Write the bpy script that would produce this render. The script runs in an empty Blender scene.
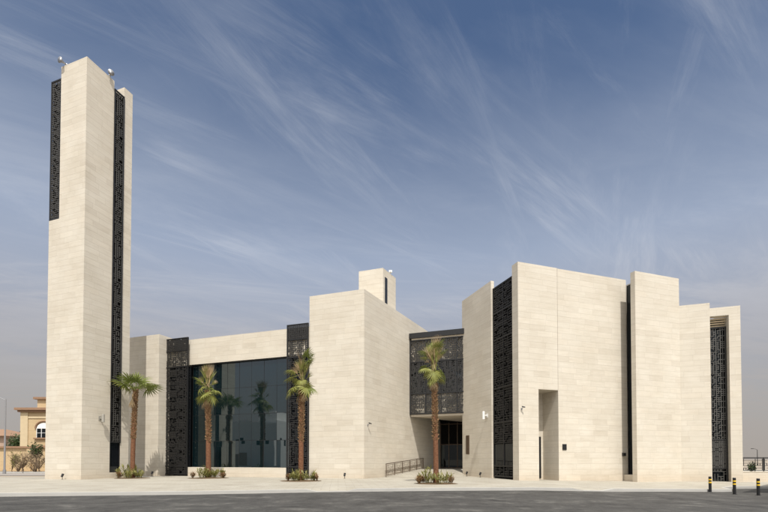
import bpy, math, random
from mathutils import Vector, Matrix
R = math.radians
S = bpy.context.scene
col = S.collection
random.seed(7)

# ------------------------------------------------------------------ camera
EYE = 1.65
cam = bpy.data.cameras.new('camera'); camo = bpy.data.objects.new('camera', cam); col.objects.link(camo)
cam.sensor_width = 36; cam.lens = 20.39; cam.shift_y = 0.2535; cam.clip_start = .1; cam.clip_end = 6000
camo.location = (0, 0, EYE); camo.rotation_euler = (R(90 + 1.19), 0, 0)
S.camera = camo

# ------------------------------------------------------------------ light
SUN_EL = 58.5
SUN_AZ = (0.165, -0.986)                      # horizontal direction towards the sun
S.view_settings.view_transform = 'Standard'; S.view_settings.look = 'None'
S.view_settings.exposure = 0.45; S.view_settings.gamma = 1; S.view_settings.use_curve_mapping = False
sd = bpy.data.lights.new('sun', 'SUN'); so = bpy.data.objects.new('sun', sd); col.objects.link(so)
sd.energy = 3.4; sd.angle = R(.53); sd.color = (1, .95, .875)
tosun = Vector((SUN_AZ[0], SUN_AZ[1], 0)).normalized() * math.cos(R(SUN_EL)) + Vector((0, 0, math.sin(R(SUN_EL))))
so.rotation_euler = tosun.to_track_quat('Z', 'Y').to_euler(); so.location = (10, -40, 60)

W = bpy.data.worlds.new('World'); S.world = W; W.use_nodes = True
def world():
    n = W.node_tree.nodes; l = W.node_tree.links; n.clear()
    out = n.new('ShaderNodeOutputWorld'); bg = n.new('ShaderNodeBackground')
    bg.inputs['Strength'].default_value = .1
    sky = n.new('ShaderNodeTexSky'); sky.sky_type = 'NISHITA'; sky.sun_disc = False
    sky.sun_elevation = R(SUN_EL); sky.sun_rotation = math.atan2(SUN_AZ[0], SUN_AZ[1])
    sky.air_density = 1.0; sky.dust_density = 3.2; sky.ozone_density = 2.5; sky.altitude = 600
    tc = n.new('ShaderNodeTexCoord'); sep = n.new('ShaderNodeSeparateXYZ'); l.new(tc.outputs['Generated'], sep.inputs[0])
    def m(op, a, b=None, c=None):
        x = n.new('ShaderNodeMath'); x.operation = op
        for i, v in enumerate((a, b, c)):
            if v is None: continue
            if isinstance(v, (int, float)): x.inputs[i].default_value = v
            else: l.new(v, x.inputs[i])
        return x.outputs[0]
    zz = m('MAXIMUM', m('ADD', sep.outputs[2], .07), .05)
    cx = m('DIVIDE', sep.outputs[0], zz); cy = m('DIVIDE', sep.outputs[1], zz)
    cmb = n.new('ShaderNodeCombineXYZ'); l.new(cx, cmb.inputs[0]); l.new(cy, cmb.inputs[1])
    def streak(rot, sc, nscale, lo, hi, dist, loc, det=10, rough=.6):
        mp = n.new('ShaderNodeMapping'); mp.vector_type = 'TEXTURE'; mp.inputs['Rotation'].default_value = (0, 0, R(rot))
        mp.inputs['Scale'].default_value = sc; mp.inputs['Location'].default_value = loc
        l.new(cmb.outputs[0], mp.inputs[0])
        t = n.new('ShaderNodeTexNoise'); t.inputs['Scale'].default_value = nscale; t.inputs['Detail'].default_value = det
        t.inputs['Roughness'].default_value = rough; t.inputs['Distortion'].default_value = dist
        l.new(mp.outputs[0], t.inputs['Vector'])
        r = n.new('ShaderNodeMapRange'); r.inputs[1].default_value = lo; r.inputs[2].default_value = hi
        r.interpolation_type = 'SMOOTHSTEP'; l.new(t.outputs['Fac'], r.inputs[0]); return r.outputs[0]
    fib = streak(38, (3.0, .40, 1), 1.7, .47, .80, .45, (3.1, 1.7, 0), 14, .68)
    fib2 = streak(64, (2.4, .42, 1), 1.6, .47, .80, .6, (8.4, 2.2, 0), 14, .68)
    veil = streak(25, (1.8, .8, 1), 1.3, .30, .72, .5, (1.3, 9.2, 0), 8)
    big = streak(20, (1.5, .9, 1), 1.0, .40, .62, .3, (5.2, 4.4, 0), 4)
    low = streak(8, (2.6, .9, 1), 1.3, .42, .74, .6, (2.2, 6.1, 0), 13, .70)
    lw = n.new('ShaderNodeMapRange'); lw.inputs[1].default_value = .60; lw.inputs[2].default_value = .34; lw.inputs[3].default_value = 0; lw.inputs[4].default_value = .85
    l.new(sep.outputs[2], lw.inputs[0])
    wisp = m('MULTIPLY', m('MAXIMUM', fib, m('MULTIPLY', fib2, .8)), m('ADD', m('MULTIPLY', big, .8), .2))
    wisp = m('MAXIMUM', wisp, m('MULTIPLY', low, lw.outputs[0]))
    hs = n.new('ShaderNodeHueSaturation'); hs.inputs['Saturation'].default_value = 1.06; hs.inputs['Value'].default_value = .80
    l.new(sky.outputs[0], hs.inputs['Color'])
    # dust and high haze thicken towards the horizon, with cirrus fibres through them
    fr = n.new('ShaderNodeValToRGB'); e = fr.color_ramp.elements; e[0].position = 0; e[0].color = (.97,) * 3 + (1,); e[1].position = 1; e[1].color = (.02,) * 3 + (1,)
    for p, v in ((.25, .88), (.40, .66), (.52, .37), (.64, .14), (.76, .02)):
        q = e.new(p); q.color = (v, v, v, 1)
    l.new(sep.outputs[2], fr.inputs[0])
    fac = m('ADD', fr.outputs[0], m('MULTIPLY', wisp, .35))
    veilamt = m('MULTIPLY', m('SUBTRACT', veil, .5), m('MULTIPLY', m('SUBTRACT', 1.0, fr.outputs[0]), .22))
    fac = m('MINIMUM', m('MAXIMUM', m('ADD', fac, veilamt), 0), 1.0)
    cr = n.new('ShaderNodeValToRGB'); e = cr.color_ramp.elements
    e[0].position = 0; e[0].color = (.57, .515, .465, 1); e[1].position = .8; e[1].color = (.76, .82, .93, 1)
    for p, c_ in ((.12, (.59, .565, .555)), (.26, (.60, .615, .685)), (.42, (.68, .76, .92))):
        q = e.new(p); q.color = (*c_, 1)
    l.new(sep.outputs[2], cr.inputs[0])
    sc5 = n.new('ShaderNodeVectorMath'); sc5.operation = 'SCALE'; sc5.inputs['Scale'].default_value = 5.2; l.new(cr.outputs[0], sc5.inputs[0])
    m2 = n.new('ShaderNodeMix'); m2.data_type = 'RGBA'; l.new(fac, m2.inputs[0])
    l.new(hs.outputs[0], m2.inputs[6]); l.new(sc5.outputs[0], m2.inputs[7])
    wz = n.new('ShaderNodeMapRange'); wz.inputs[1].default_value = .08; wz.inputs[2].default_value = .3; wz.inputs[4].default_value = .26; l.new(sep.outputs[2], wz.inputs[0])
    mw = n.new('ShaderNodeMix'); mw.data_type = 'RGBA'; l.new(m('MULTIPLY', wisp, wz.outputs[0]), mw.inputs[0])
    l.new(m2.outputs[2], mw.inputs[6]); mw.inputs[7].default_value = (4.7, 4.75, 5.0, 1); m2 = mw
    # bright veil added round the sun, behind the camera, as fill for the walls
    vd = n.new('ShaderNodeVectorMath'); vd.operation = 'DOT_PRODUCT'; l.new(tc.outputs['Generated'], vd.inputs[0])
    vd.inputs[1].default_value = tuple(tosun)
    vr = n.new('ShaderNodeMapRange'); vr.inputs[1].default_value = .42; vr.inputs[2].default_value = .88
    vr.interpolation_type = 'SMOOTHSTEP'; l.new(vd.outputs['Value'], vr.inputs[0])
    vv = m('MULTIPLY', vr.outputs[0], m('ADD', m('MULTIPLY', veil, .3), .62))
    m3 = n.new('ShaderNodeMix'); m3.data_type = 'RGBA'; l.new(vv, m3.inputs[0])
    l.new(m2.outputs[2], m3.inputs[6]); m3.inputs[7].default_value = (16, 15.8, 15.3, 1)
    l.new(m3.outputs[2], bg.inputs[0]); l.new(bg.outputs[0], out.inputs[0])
world()

# ------------------------------------------------------------------ materials
def newmat(name):
    m = bpy.data.materials.new(name); m.use_nodes = True
    n = m.node_tree.nodes; return m, n, m.node_tree.links, n['Principled BSDF']
def setc(b, c, rough=.6, metal=0, spec=.5):
    b.inputs['Base Color'].default_value = (*c, 1); b.inputs['Roughness'].default_value = rough
    b.inputs['Metallic'].default_value = metal; b.inputs['Specular IOR Level'].default_value = spec
def mat_plain(name, c, rough=.6, metal=0, var=.12, scale=6, spec=.5, bump=0):
    m, n, l, b = newmat(name); setc(b, c, rough, metal, spec)
    tc = n.new('ShaderNodeTexCoord'); t = n.new('ShaderNodeTexNoise'); t.inputs['Scale'].default_value = scale; t.inputs['Detail'].default_value = 6
    l.new(tc.outputs['Object'], t.inputs['Vector'])
    r = n.new('ShaderNodeMix'); r.data_type = 'RGBA'; l.new(t.outputs['Fac'], r.inputs[0])
    r.inputs[6].default_value = (*[x * (1 - var) for x in c], 1); r.inputs[7].default_value = (*[x * (1 + var) for x in c], 1)
    l.new(r.outputs[2], b.inputs['Base Color'])
    if bump:
        bp = n.new('ShaderNodeBump'); bp.inputs['Strength'].default_value = bump; bp.inputs['Distance'].default_value = .02
        l.new(t.outputs['Fac'], bp.inputs['Height']); l.new(bp.outputs[0], b.inputs['Normal'])
    return m
def mat_stone(name, c, bw=1.25, bh=.42, var=1.0, rough=.7):
    m, n, l, b = newmat(name); setc(b, c, rough, 0, .3)
    uv = n.new('ShaderNodeUVMap'); uv.uv_map = 'UVMap'
    sep = n.new('ShaderNodeSeparateXYZ'); l.new(uv.outputs[0], sep.inputs[0])
    def ma(op, a, bb=None):
        x = n.new('ShaderNodeMath'); x.operation = op
        for i, v in enumerate((a, bb)):
            if v is None: continue
            if isinstance(v, (int, float)): x.inputs[i].default_value = v
            else: l.new(v, x.inputs[i])
        return x.outputs[0]
    row = ma('FLOOR', ma('DIVIDE', sep.outputs[1], bh))
    wn1 = n.new('ShaderNodeTexWhiteNoise'); wn1.noise_dimensions = '1D'; l.new(row, wn1.inputs['W'])
    ush = ma('ADD', ma('DIVIDE', sep.outputs[0], bw), wn1.outputs['Value'])
    cl = ma('FLOOR', ush)
    cmb = n.new('ShaderNodeCombineXYZ'); l.new(row, cmb.inputs[0]); l.new(cl, cmb.inputs[1])
    wn = n.new('ShaderNodeTexWhiteNoise'); wn.noise_dimensions = '2D'; l.new(cmb.outputs[0], wn.inputs['Vector'])
    rp = n.new('ShaderNodeValToRGB'); e = rp.color_ramp.elements
    def k(f, w=0): return (c[0] * f, c[1] * (f - w), c[2] * (f - 2 * w), 1)
    e[0].position = 0; e[0].color = k(1 - .14 * var, .012); e[1].position = 1; e[1].color = k(1 + .06 * var)
    for p, f, w in ((.06, 1 - .07 * var, .01), (.3, 1 - .03 * var, .004), (.62, 1.0, 0), (.85, 1 + .025 * var, .01)):
        q = e.new(p); q.color = k(f, w)
    l.new(wn.outputs['Value'], rp.inputs[0])
    # mortar joints
    fu = ma('MULTIPLY', ma('PINGPONG', ush, .5), bw); fv = ma('MULTIPLY', ma('PINGPONG', ma('DIVIDE', sep.outputs[1], bh), .5), bh)
    jt = ma('MINIMUM', ma('ADD', fu, .004), fv)
    jr = n.new('ShaderNodeMapRange'); jr.inputs[1].default_value = .004; jr.inputs[2].default_value = .018
    jr.inputs[3].default_value = 1; jr.inputs[4].default_value = 0; l.new(jt, jr.inputs[0])
    # strata running along each course
    mp = n.new('ShaderNodeMapping'); mp.inputs['Scale'].default_value = (.5, 7, 1); l.new(uv.outputs[0], mp.inputs[0])
    mv = n.new('ShaderNodeVectorMath'); mv.operation = 'ADD'; l.new(mp.outputs[0], mv.inputs[0])
    sc = n.new('ShaderNodeVectorMath'); sc.operation = 'SCALE'; l.new(wn.outputs['Color'], sc.inputs[0]); sc.inputs['Scale'].default_value = 30
    l.new(sc.outputs[0], mv.inputs[1])
    st = n.new('ShaderNodeTexNoise'); st.inputs['Scale'].default_value = 1.6; st.inputs['Detail'].default_value = 7; st.inputs['Roughness'].default_value = .6
    l.new(mv.outputs[0], st.inputs['Vector'])
    m1 = n.new('ShaderNodeMix'); m1.data_type = 'RGBA'; m1.blend_type = 'MULTIPLY'; m1.inputs[0].default_value = 1
    sr = n.new('ShaderNodeValToRGB'); sr.color_ramp.elements[0].color = (.94, .927, .905, 1); sr.color_ramp.elements[0].position = .3
    sr.color_ramp.elements[1].color = (1.03, 1.03, 1.03, 1); sr.color_ramp.elements[1].position = .66
    l.new(st.outputs['Fac'], sr.inputs[0]); l.new(rp.outputs[0], m1.inputs[6]); l.new(sr.outputs[0], m1.inputs[7])
    # broad weathering
    bg = n.new('ShaderNodeTexNoise'); bg.inputs['Scale'].default_value = .35; bg.inputs['Detail'].default_value = 6; bg.inputs['Roughness'].default_value = .65
    l.new(uv.outputs[0], bg.inputs['Vector'])
    br = n.new('ShaderNodeValToRGB'); br.color_ramp.elements[0].color = (.93, .915, .89, 1); br.color_ramp.elements[0].position = .35
    br.color_ramp.elements[1].color = (1.03, 1.03, 1.03, 1); br.color_ramp.elements[1].position = .65
    l.new(bg.outputs['Fac'], br.inputs[0])
    m2 = n.new('ShaderNodeMix'); m2.data_type = 'RGBA'; m2.blend_type = 'MULTIPLY'; m2.inputs[0].default_value = 1
    l.new(m1.outputs[2], m2.inputs[6]); l.new(br.outputs[0], m2.inputs[7])
    # dusty splash course near the ground
    dr = n.new('ShaderNodeMapRange'); dr.inputs[1].default_value = .1; dr.inputs[2].default_value = 1.1; dr.inputs[3].default_value = .55; dr.inputs[4].default_value = 0
    l.new(sep.outputs[1], dr.inputs[0])
    m4 = n.new('ShaderNodeMix'); m4.data_type = 'RGBA'; m4.blend_type = 'MULTIPLY'; l.new(dr.outputs[0], m4.inputs[0])
    l.new(m2.outputs[2], m4.inputs[6]); m4.inputs[7].default_value = (.9, .82, .74, 1)
    m3 = n.new('ShaderNodeMix'); m3.data_type = 'RGBA'; l.new(ma('MULTIPLY', jr.outputs[0], .42), m3.inputs[0])
    l.new(m4.outputs[2], m3.inputs[6]); m3.inputs[7].default_value = (c[0] * .55, c[1] * .52, c[2] * .48, 1)
    l.new(m3.outputs[2], b.inputs['Base Color'])
    bp = n.new('ShaderNodeBump'); bp.inputs['Strength'].default_value = .5; bp.inputs['Distance'].default_value = .006
    hh = ma('ADD', ma('MULTIPLY', st.outputs['Fac'], .5), ma('ADD', ma('MULTIPLY', jr.outputs[0], -1.0), ma('MULTIPLY', wn.outputs['Value'], .5)))
    l.new(hh, bp.inputs['Height']); l.new(bp.outputs[0], b.inputs['Normal'])
    return m
STONE = mat_stone('pale_limestone', (.582, .542, .468), bw=1.4, bh=.44, var=.55)
PLANT_STONE = mat_stone('yellow_villa_stone', (.5, .385, .235), 1.4, .7, .4)
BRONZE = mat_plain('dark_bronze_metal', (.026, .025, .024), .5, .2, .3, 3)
BRONZEL = mat_plain('sunlit_bronze_bars', (.085, .082, .076), .5, .2, .35, 9)  # paler bronze copy; sunlight on the bars is put into its colour
DARKM = mat_plain('black_metal', (.015, .015, .016), .4, .2, .2, 5)
BROWNM = mat_plain('brown_bronze', (.11, .075, .05), .4, .5, .25, 3)
WHITEM = mat_plain('white_painted_metal', (.78, .78, .76), .35, 0, .04, 3)
GREYM = mat_plain('grey_metal', (.35, .35, .36), .35, .6, .1, 3)
CREAMP = mat_plain('cream_plaster', (.52, .42, .27), .8, 0, .08, 2)
PINKP = mat_plain('pinkish_plaster', (.36, .26, .2), .8, 0, .1, 2)
WHITEP = mat_plain('white_plaster', (.82, .80, .76), .8, 0, .05, .6)
BROWNP = mat_plain('brown_coping', (.25, .15, .09), .8, 0, .15, 2)
SAND = mat_plain('sandy_ground', (.30, .255, .20), .95, 0, .18, .5, .2)
YEL = mat_plain('yellow_reflective_paint', (.75, .48, .03), .4, 0, .05, 6)
SOFFIT = mat_plain('pale_render', (.52, .46, .37), .8, 0, .04, 2)
def mat_glass(name, c, ior):
    m, n, l, b = newmat(name); setc(b, c, .015); b.inputs['IOR'].default_value = ior; b.inputs['Specular Tint'].default_value = (.84, .95, 1, 1)
    tc = n.new('ShaderNodeTexCoord'); t = n.new('ShaderNodeTexNoise'); t.inputs['Scale'].default_value = .5; t.inputs['Detail'].default_value = 2
    l.new(tc.outputs['Object'], t.inputs['Vector'])
    bp = n.new('ShaderNodeBump'); bp.inputs['Strength'].default_value = .06; bp.inputs['Distance'].default_value = .02
    l.new(t.outputs['Fac'], bp.inputs['Height']); l.new(bp.outputs[0], b.inputs['Normal'])
    return m
GLASS = mat_glass('tinted_reflective_glass', (.003, .009, .011), 2.15)
DGLASS = mat_glass('dark_glass', (.006, .007, .009), 1.45)
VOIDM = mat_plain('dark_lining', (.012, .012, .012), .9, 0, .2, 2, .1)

def mat_paving(name, c, w=.9, joint=.5):
    m, n, l, b = newmat(name); setc(b, c, .75, 0, .3)
    tc = n.new('ShaderNodeTexCoord')
    bk = n.new('ShaderNodeTexBrick'); bk.inputs['Scale'].default_value = 1; bk.inputs['Brick Width'].default_value = w; bk.inputs['Row Height'].default_value = w * .5
    bk.inputs['Mortar Size'].default_value = .008; bk.inputs['Mortar Smooth'].default_value = .2
    bk.inputs['Color1'].default_value = (*[x * .95 for x in c], 1); bk.inputs['Color2'].default_value = (*[x * 1.04 for x in c], 1)
    bk.inputs['Mortar'].default_value = (*[x * joint for x in c], 1)
    mp = n.new('ShaderNodeMapping'); mp.inputs['Rotation'].default_value = (0, 0, R(-6)); l.new(tc.outputs['Object'], mp.inputs[0])
    l.new(mp.outputs[0], bk.inputs['Vector'])
    t = n.new('ShaderNodeTexNoise'); t.inputs['Scale'].default_value = .5; t.inputs['Detail'].default_value = 8; t.inputs['Roughness'].default_value = .65
    l.new(tc.outputs['Object'], t.inputs['Vector'])
    rp = n.new('ShaderNodeValToRGB'); rp.color_ramp.elements[0].color = (.82, .80, .77, 1); rp.color_ramp.elements[0].position = .3
    rp.color_ramp.elements[1].color = (1.04, 1.04, 1.04, 1); rp.color_ramp.elements[1].position = .62
    l.new(t.outputs['Fac'], rp.inputs[0])
    m1 = n.new('ShaderNodeMix'); m1.data_type = 'RGBA'; m1.blend_type = 'MULTIPLY'; m1.inputs[0].default_value = 1
    l.new(bk.outputs['Color'], m1.inputs[6]); l.new(rp.outputs[0], m1.inputs[7]); l.new(m1.outputs[2], b.inputs['Base Color'])
    return m
PAVE = mat_paving('cream_paving', (.345, .322, .272))
KERBM = mat_plain('pale_kerb_concrete', (.39, .38, .355), .8, 0, .14, 1.2, .3)
def mat_asphalt():
    m, n, l, b = newmat('worn_asphalt'); setc(b, (.1, .1, .1), .8, 0, .35)
    tc = n.new('ShaderNodeTexCoord')
    def noise(sc, det, mapsc=(1, 1, 1), rot=0, rough=.6, dist=0):
        mp = n.new('ShaderNodeMapping'); mp.inputs['Scale'].default_value = mapsc; mp.inputs['Rotation'].default_value = (0, 0, R(rot)); l.new(tc.outputs['Object'], mp.inputs[0])
        t = n.new('ShaderNodeTexNoise'); t.inputs['Scale'].default_value = sc; t.inputs['Detail'].default_value = det; t.inputs['Roughness'].default_value = rough
        t.inputs['Distortion'].default_value = dist; l.new(mp.outputs[0], t.inputs['Vector']); return t.outputs['Fac']
    big = noise(.8, 9, (.7, 1.0, 1), -12, .72, .5); fine = noise(26, 5, (1, 1, 1), 0, .75); mid = noise(2.6, 6, (1.3, .6, 1), -12)
    rp = n.new('ShaderNodeValToRGB'); e = rp.color_ramp.elements
    e[0].position = .33; e[0].color = (.024, .023, .021, 1); e[1].position = .72; e[1].color = (.135, .128, .115, 1)
    q = e.new(.45); q.color = (.045, .043, .04, 1); q = e.new(.55); q.color = (.056, .054, .05, 1)
    l.new(big, rp.inputs[0])
    m1 = n.new('ShaderNodeMix'); m1.data_type = 'RGBA'; m1.blend_type = 'OVERLAY'; m1.inputs[0].default_value = .55
    l.new(rp.outputs[0], m1.inputs[6]); l.new(mid, m1.inputs[7])
    m2 = n.new('ShaderNodeMix'); m2.data_type = 'RGBA'; m2.blend_type = 'OVERLAY'; m2.inputs[0].default_value = .75
    l.new(m1.outputs[2], m2.inputs[6]); l.new(fine, m2.inputs[7]); l.new(m2.outputs[2], b.inputs['Base Color'])
    bp = n.new('ShaderNodeBump'); bp.inputs['Strength'].default_value = .5; bp.inputs['Distance'].default_value = .01
    l.new(fine, bp.inputs['Height']); l.new(bp.outputs[0], b.inputs['Normal'])
    return m
ASPH = mat_asphalt()
def mat_leaf(name, c, c2, trans=.25):
    m, n, l, b = newmat(name); setc(b, c, .5, 0, .4)
    g = n.new('ShaderNodeNewGeometry'); oi = n.new('ShaderNodeObjectInfo')
    t = n.new('ShaderNodeTexNoise'); t.inputs['Scale'].default_value = 3; l.new(g.outputs['Position'], t.inputs['Vector'])
    ad = n.new('ShaderNodeMath'); ad.operation = 'ADD'; l.new(g.outputs['Random Per Island'], ad.inputs[0]); l.new(t.outputs['Fac'], ad.inputs[1])
    hf = n.new('ShaderNodeMath'); hf.operation = 'MULTIPLY'; l.new(ad.outputs[0], hf.inputs[0]); hf.inputs[1].default_value = .5
    mx = n.new('ShaderNodeMix'); mx.data_type = 'RGBA'; l.new(hf.outputs[0], mx.inputs[0])
    mx.inputs[6].default_value = (*c, 1); mx.inputs[7].default_value = (*c2, 1)
    l.new(mx.outputs[2], b.inputs['Base Color'])
    tr = n.new('ShaderNodeBsdfTranslucent'); l.new(mx.outputs[2], tr.inputs[0])
    ms = n.new('ShaderNodeMixShader'); ms.inputs[0].default_value = trans
    l.new(b.outputs[0], ms.inputs[1]); l.new(tr.outputs[0], ms.inputs[2]); l.new(ms.outputs[0], n['Material Output'].inputs[0])
    return m
LEAF = mat_leaf('palm_green', (.08, .115, .022), (.21, .235, .05))
LEAFY = mat_leaf('palm_yellow_green', (.14, .165, .035), (.29, .28, .07))
LEAFD = mat_leaf('dry_frond', (.27, .18, .09), (.46, .35, .2), .15)
SHRUB = mat_leaf('shrub_leaf', (.13, .15, .04), (.34, .30, .10))
SHRUBR = mat_leaf('reddish_leaf', (.17, .10, .05), (.30, .19, .09))
BUSHG = mat_leaf('dark_bush_leaf', (.03, .055, .018), (.07, .10, .03))
def mat_trunk(name, c1, c2):
    m, n, l, b = newmat(name); setc(b, c1, .9, 0, .2)
    tc = n.new('ShaderNodeTexCoord'); mp = n.new('ShaderNodeMapping'); mp.inputs['Scale'].default_value = (5, 5, 9); l.new(tc.outputs['Object'], mp.inputs[0])
    t = n.new('ShaderNodeTexNoise'); t.inputs['Scale'].default_value = 1.5; t.inputs['Detail'].default_value = 8; t.inputs['Roughness'].default_value = .7
    l.new(mp.outputs[0], t.inputs['Vector'])
    r = n.new('ShaderNodeValToRGB'); r.color_ramp.elements[0].position = .34; r.color_ramp.elements[0].color = (*c1, 1); r.color_ramp.elements[1].position = .66; r.color_ramp.elements[1].color = (*c2, 1)
    l.new(t.outputs['Fac'], r.inputs[0]); l.new(r.outputs[0], b.inputs['Base Color'])
    bp = n.new('ShaderNodeBump'); bp.inputs['Strength'].default_value = .7; bp.inputs['Distance'].default_value = .03
    l.new(t.outputs['Fac'], bp.inputs['Height']); l.new(bp.outputs[0], b.inputs['Normal'])
    return m
TRUNK = mat_trunk('reddish_palm_trunk', (.08, .034, .018), (.205, .10, .055))
BOOT = mat_trunk('fibrous_leaf_bases', (.09, .05, .025), (.34, .22, .12))
TWIG = mat_trunk('grey_twigs', (.13, .09, .06), (.25, .19, .13))
SOIL = mat_plain('dark_soil', (.11, .075, .045), .95, 0, .3, 6, .1, .6)

# ------------------------------------------------------------------ mesh helpers
class MB:
    def __init__(s): s.v = []; s.f = []; s.uv = []
    def face(s, pts, uvs=None):
        b = len(s.v); s.v += [tuple(p) for p in pts]; s.f.append(tuple(range(b, b + len(pts))))
        s.uv += uvs if uvs else [(p[0], p[1]) for p in pts]
    def prism(s, poly, z0, z1, uoff=0, zf=None, cap0=True):
        """poly counter-clockwise in plan; wall UVs in metres (along, height)"""
        n = len(poly); u = uoff
        for i in range(n):
            a = poly[i]; b = poly[(i + 1) % n]; L = math.hypot(b[0] - a[0], b[1] - a[1])
            s.face([(a[0], a[1], z0), (b[0], b[1], z0), (b[0], b[1], z1), (a[0], a[1], z1)], [(u, z0), (u + L, z0), (u + L, z1), (u, z1)])
            u += L
        s.face([(p[0], p[1], z1) for p in poly])
        if cap0: s.face([(p[0], p[1], z0) for p in reversed(poly)])
    def obox(s, o, u, n, ur, nr, zr, uoff=0):
        """box in a frame: o origin (x, y), u along, n into; ranges"""
        P = lambda a, b: (o[0] + u[0] * a + n[0] * b, o[1] + u[1] * a + n[1] * b)
        poly = [P(ur[0], nr[0]), P(ur[1], nr[0]), P(ur[1], nr[1]), P(ur[0], nr[1])]
        ar = sum(poly[i][0] * poly[(i + 1) % 4][1] - poly[(i + 1) % 4][0] * poly[i][1] for i in range(4))
        if ar < 0: poly = [poly[0], poly[3], poly[2], poly[1]]
        s.prism(poly, zr[0], zr[1], uoff + ur[0])
    def box(s, c, d):
        x, y, z = c; a, b, h = d[0] / 2, d[1] / 2, d[2] / 2
        s.prism([(x - a, y - b), (x + a, y - b), (x + a, y + b), (x - a, y + b)], z - h, z + h)
    def tube(s, pts, rad, seg=10, cap=True):
        """tapered tube through points, one ring of shared vertices per point"""
        pts = [Vector(p) for p in pts]
        rads = rad if isinstance(rad, (list, tuple)) else [rad] * len(pts)
        rings = []; ref = None
        for i, p in enumerate(pts):
            t = (pts[min(i + 1, len(pts) - 1)] - pts[max(i - 1, 0)]).normalized()
            if ref is None: ref = Vector((1, 0, 0)) if abs(t.x) < .9 else Vector((0, 1, 0))
            a = (ref - t * ref.dot(t)).normalized(); b = t.cross(a); ref = a
            base = len(s.v)
            for k in range(seg):
                th = 2 * math.pi * k / seg; q = p + (a * math.cos(th) + b * math.sin(th)) * rads[i]; s.v.append(tuple(q))
            rings.append(base)
        for r0, r1 in zip(rings, rings[1:]):
            for k in range(seg):
                k2 = (k + 1) % seg; s.f.append((r0 + k, r0 + k2, r1 + k2, r1 + k)); s.uv += [(0, 0)] * 4
        if cap:
            s.f.append(tuple(reversed(range(rings[0], rings[0] + seg)))); s.uv += [(0, 0)] * seg
            s.f.append(tuple(range(rings[-1], rings[-1] + seg))); s.uv += [(0, 0)] * seg
    def build(s, name, mat, parent=None, loc=None, smooth=False):
        root = parent
        while root is not None and root.parent: root = root.parent
        off = Vector(root.location) if root is not None else Vector(loc or (0, 0, 0))
        me = bpy.data.meshes.new(name); me.from_pydata([tuple(Vector(v) - off) for v in s.v], [], s.f)
        uvl = me.uv_layers.new(name='UVMap')
        flat = [c for p in s.uv for c in p]
        uvl.data.foreach_set('uv', flat)
        me.materials.append(mat)
        if smooth: me.polygons.foreach_set('use_smooth', [True] * len(me.polygons))
        me.update()
        o = bpy.data.objects.new(name, me); col.objects.link(o)
        if parent is not None: o.parent = parent
        else: o.location = off
        return o
def tag(o, label=None, cat=None, group=None, kind=None):
    if label: o['label'] = label
    if cat: o['category'] = cat
    if group: o['group'] = group
    if kind: o['kind'] = kind
    return o
def empty(name, loc, label, cat, group=None):
    o = bpy.data.objects.new(name, None); col.objects.link(o); o.location = loc; o.empty_display_size = .3
    return tag(o, label, cat, group)
def copy_tree(o, parent=None):
    c = o.copy(); col.objects.link(c); c.parent = parent
    for ch in o.children: copy_tree(ch, c)
    return c

# plan frames: the hall and tower share one grid, the right-hand block is turned against it
TH = R(19.0); A = (math.cos(TH), -math.sin(TH)); B = (math.sin(TH), math.cos(TH))      # along / into the hall
PH = R(18.3); C = (math.cos(PH), math.sin(PH)); D = (-math.sin(PH), math.cos(PH))      # along / into the right block
E = (.476, .8795)                                                                     # splayed entrance wall
def pt(o, *steps):
    x, y = o
    for d, k in steps: x += d[0] * k; y += d[1] * k
    return (x, y)
NA = (-A[0], -A[1]); NB = (-B[0], -B[1]); ND = (-D[0], -D[1]); NC = (-C[0], -C[1])
def G(x): return 0.0 if x < 8 else (-.25 if x > 20 else -.25 * (x - 8) / 12)   # gentle fall of the site to the right

def lattice(mb, o, u, n, width, z0, z1, cell, bar, dep, seed, tile=6, p=.62, fill=None):
    """rectilinear openwork screen made of bars; o lower start, u along, n outwards"""
    rnd = random.Random(seed)
    nu = max(2, round(width / cell)); nz = max(2, round((z1 - z0) / cell)); du = width / nu; dz = (z1 - z0) / nz
    th = [[rnd.random() < p for _ in range(tile)] for _ in range(tile)]; tv = [[rnd.random() < p for _ in range(tile)] for _ in range(tile)]
    def fold(i, T):
        i = i % (2 * T); return i if i < T else 2 * T - 1 - i
    def hon(i, j):
        if j in (0, nz): return True
        if rnd.random() < .12: return rnd.random() < p
        return th[fold(i, tile)][fold(j, tile)]
    def von(i, j):
        if i in (0, nu): return True
        if rnd.random() < .12: return rnd.random() < p
        return tv[fold(i, tile)][fold(j, tile)]
    for j in range(nz + 1):
        i = 0
        while i < nu:
            if hon(i, j):
                k = i + 1
                while k < nu and hon(k, j): k += 1
                mb.obox(o, u, n, (i * du - bar / 2, k * du + bar / 2), (0, dep), (z0 + j * dz - bar / 2, z0 + j * dz + bar / 2)); i = k
            else: i += 1
    for i in range(nu + 1):
        j = 0
        while j < nz:
            if von(i, j):
                k = j + 1
                while k < nz and von(i, k): k += 1
                mb.obox(o, u, n, (i * du - bar / 2 + .001, i * du + bar / 2 - .001), (.004, dep + .004), (z0 + j * dz, z0 + k * dz)); j = k
            else: j += 1
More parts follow.
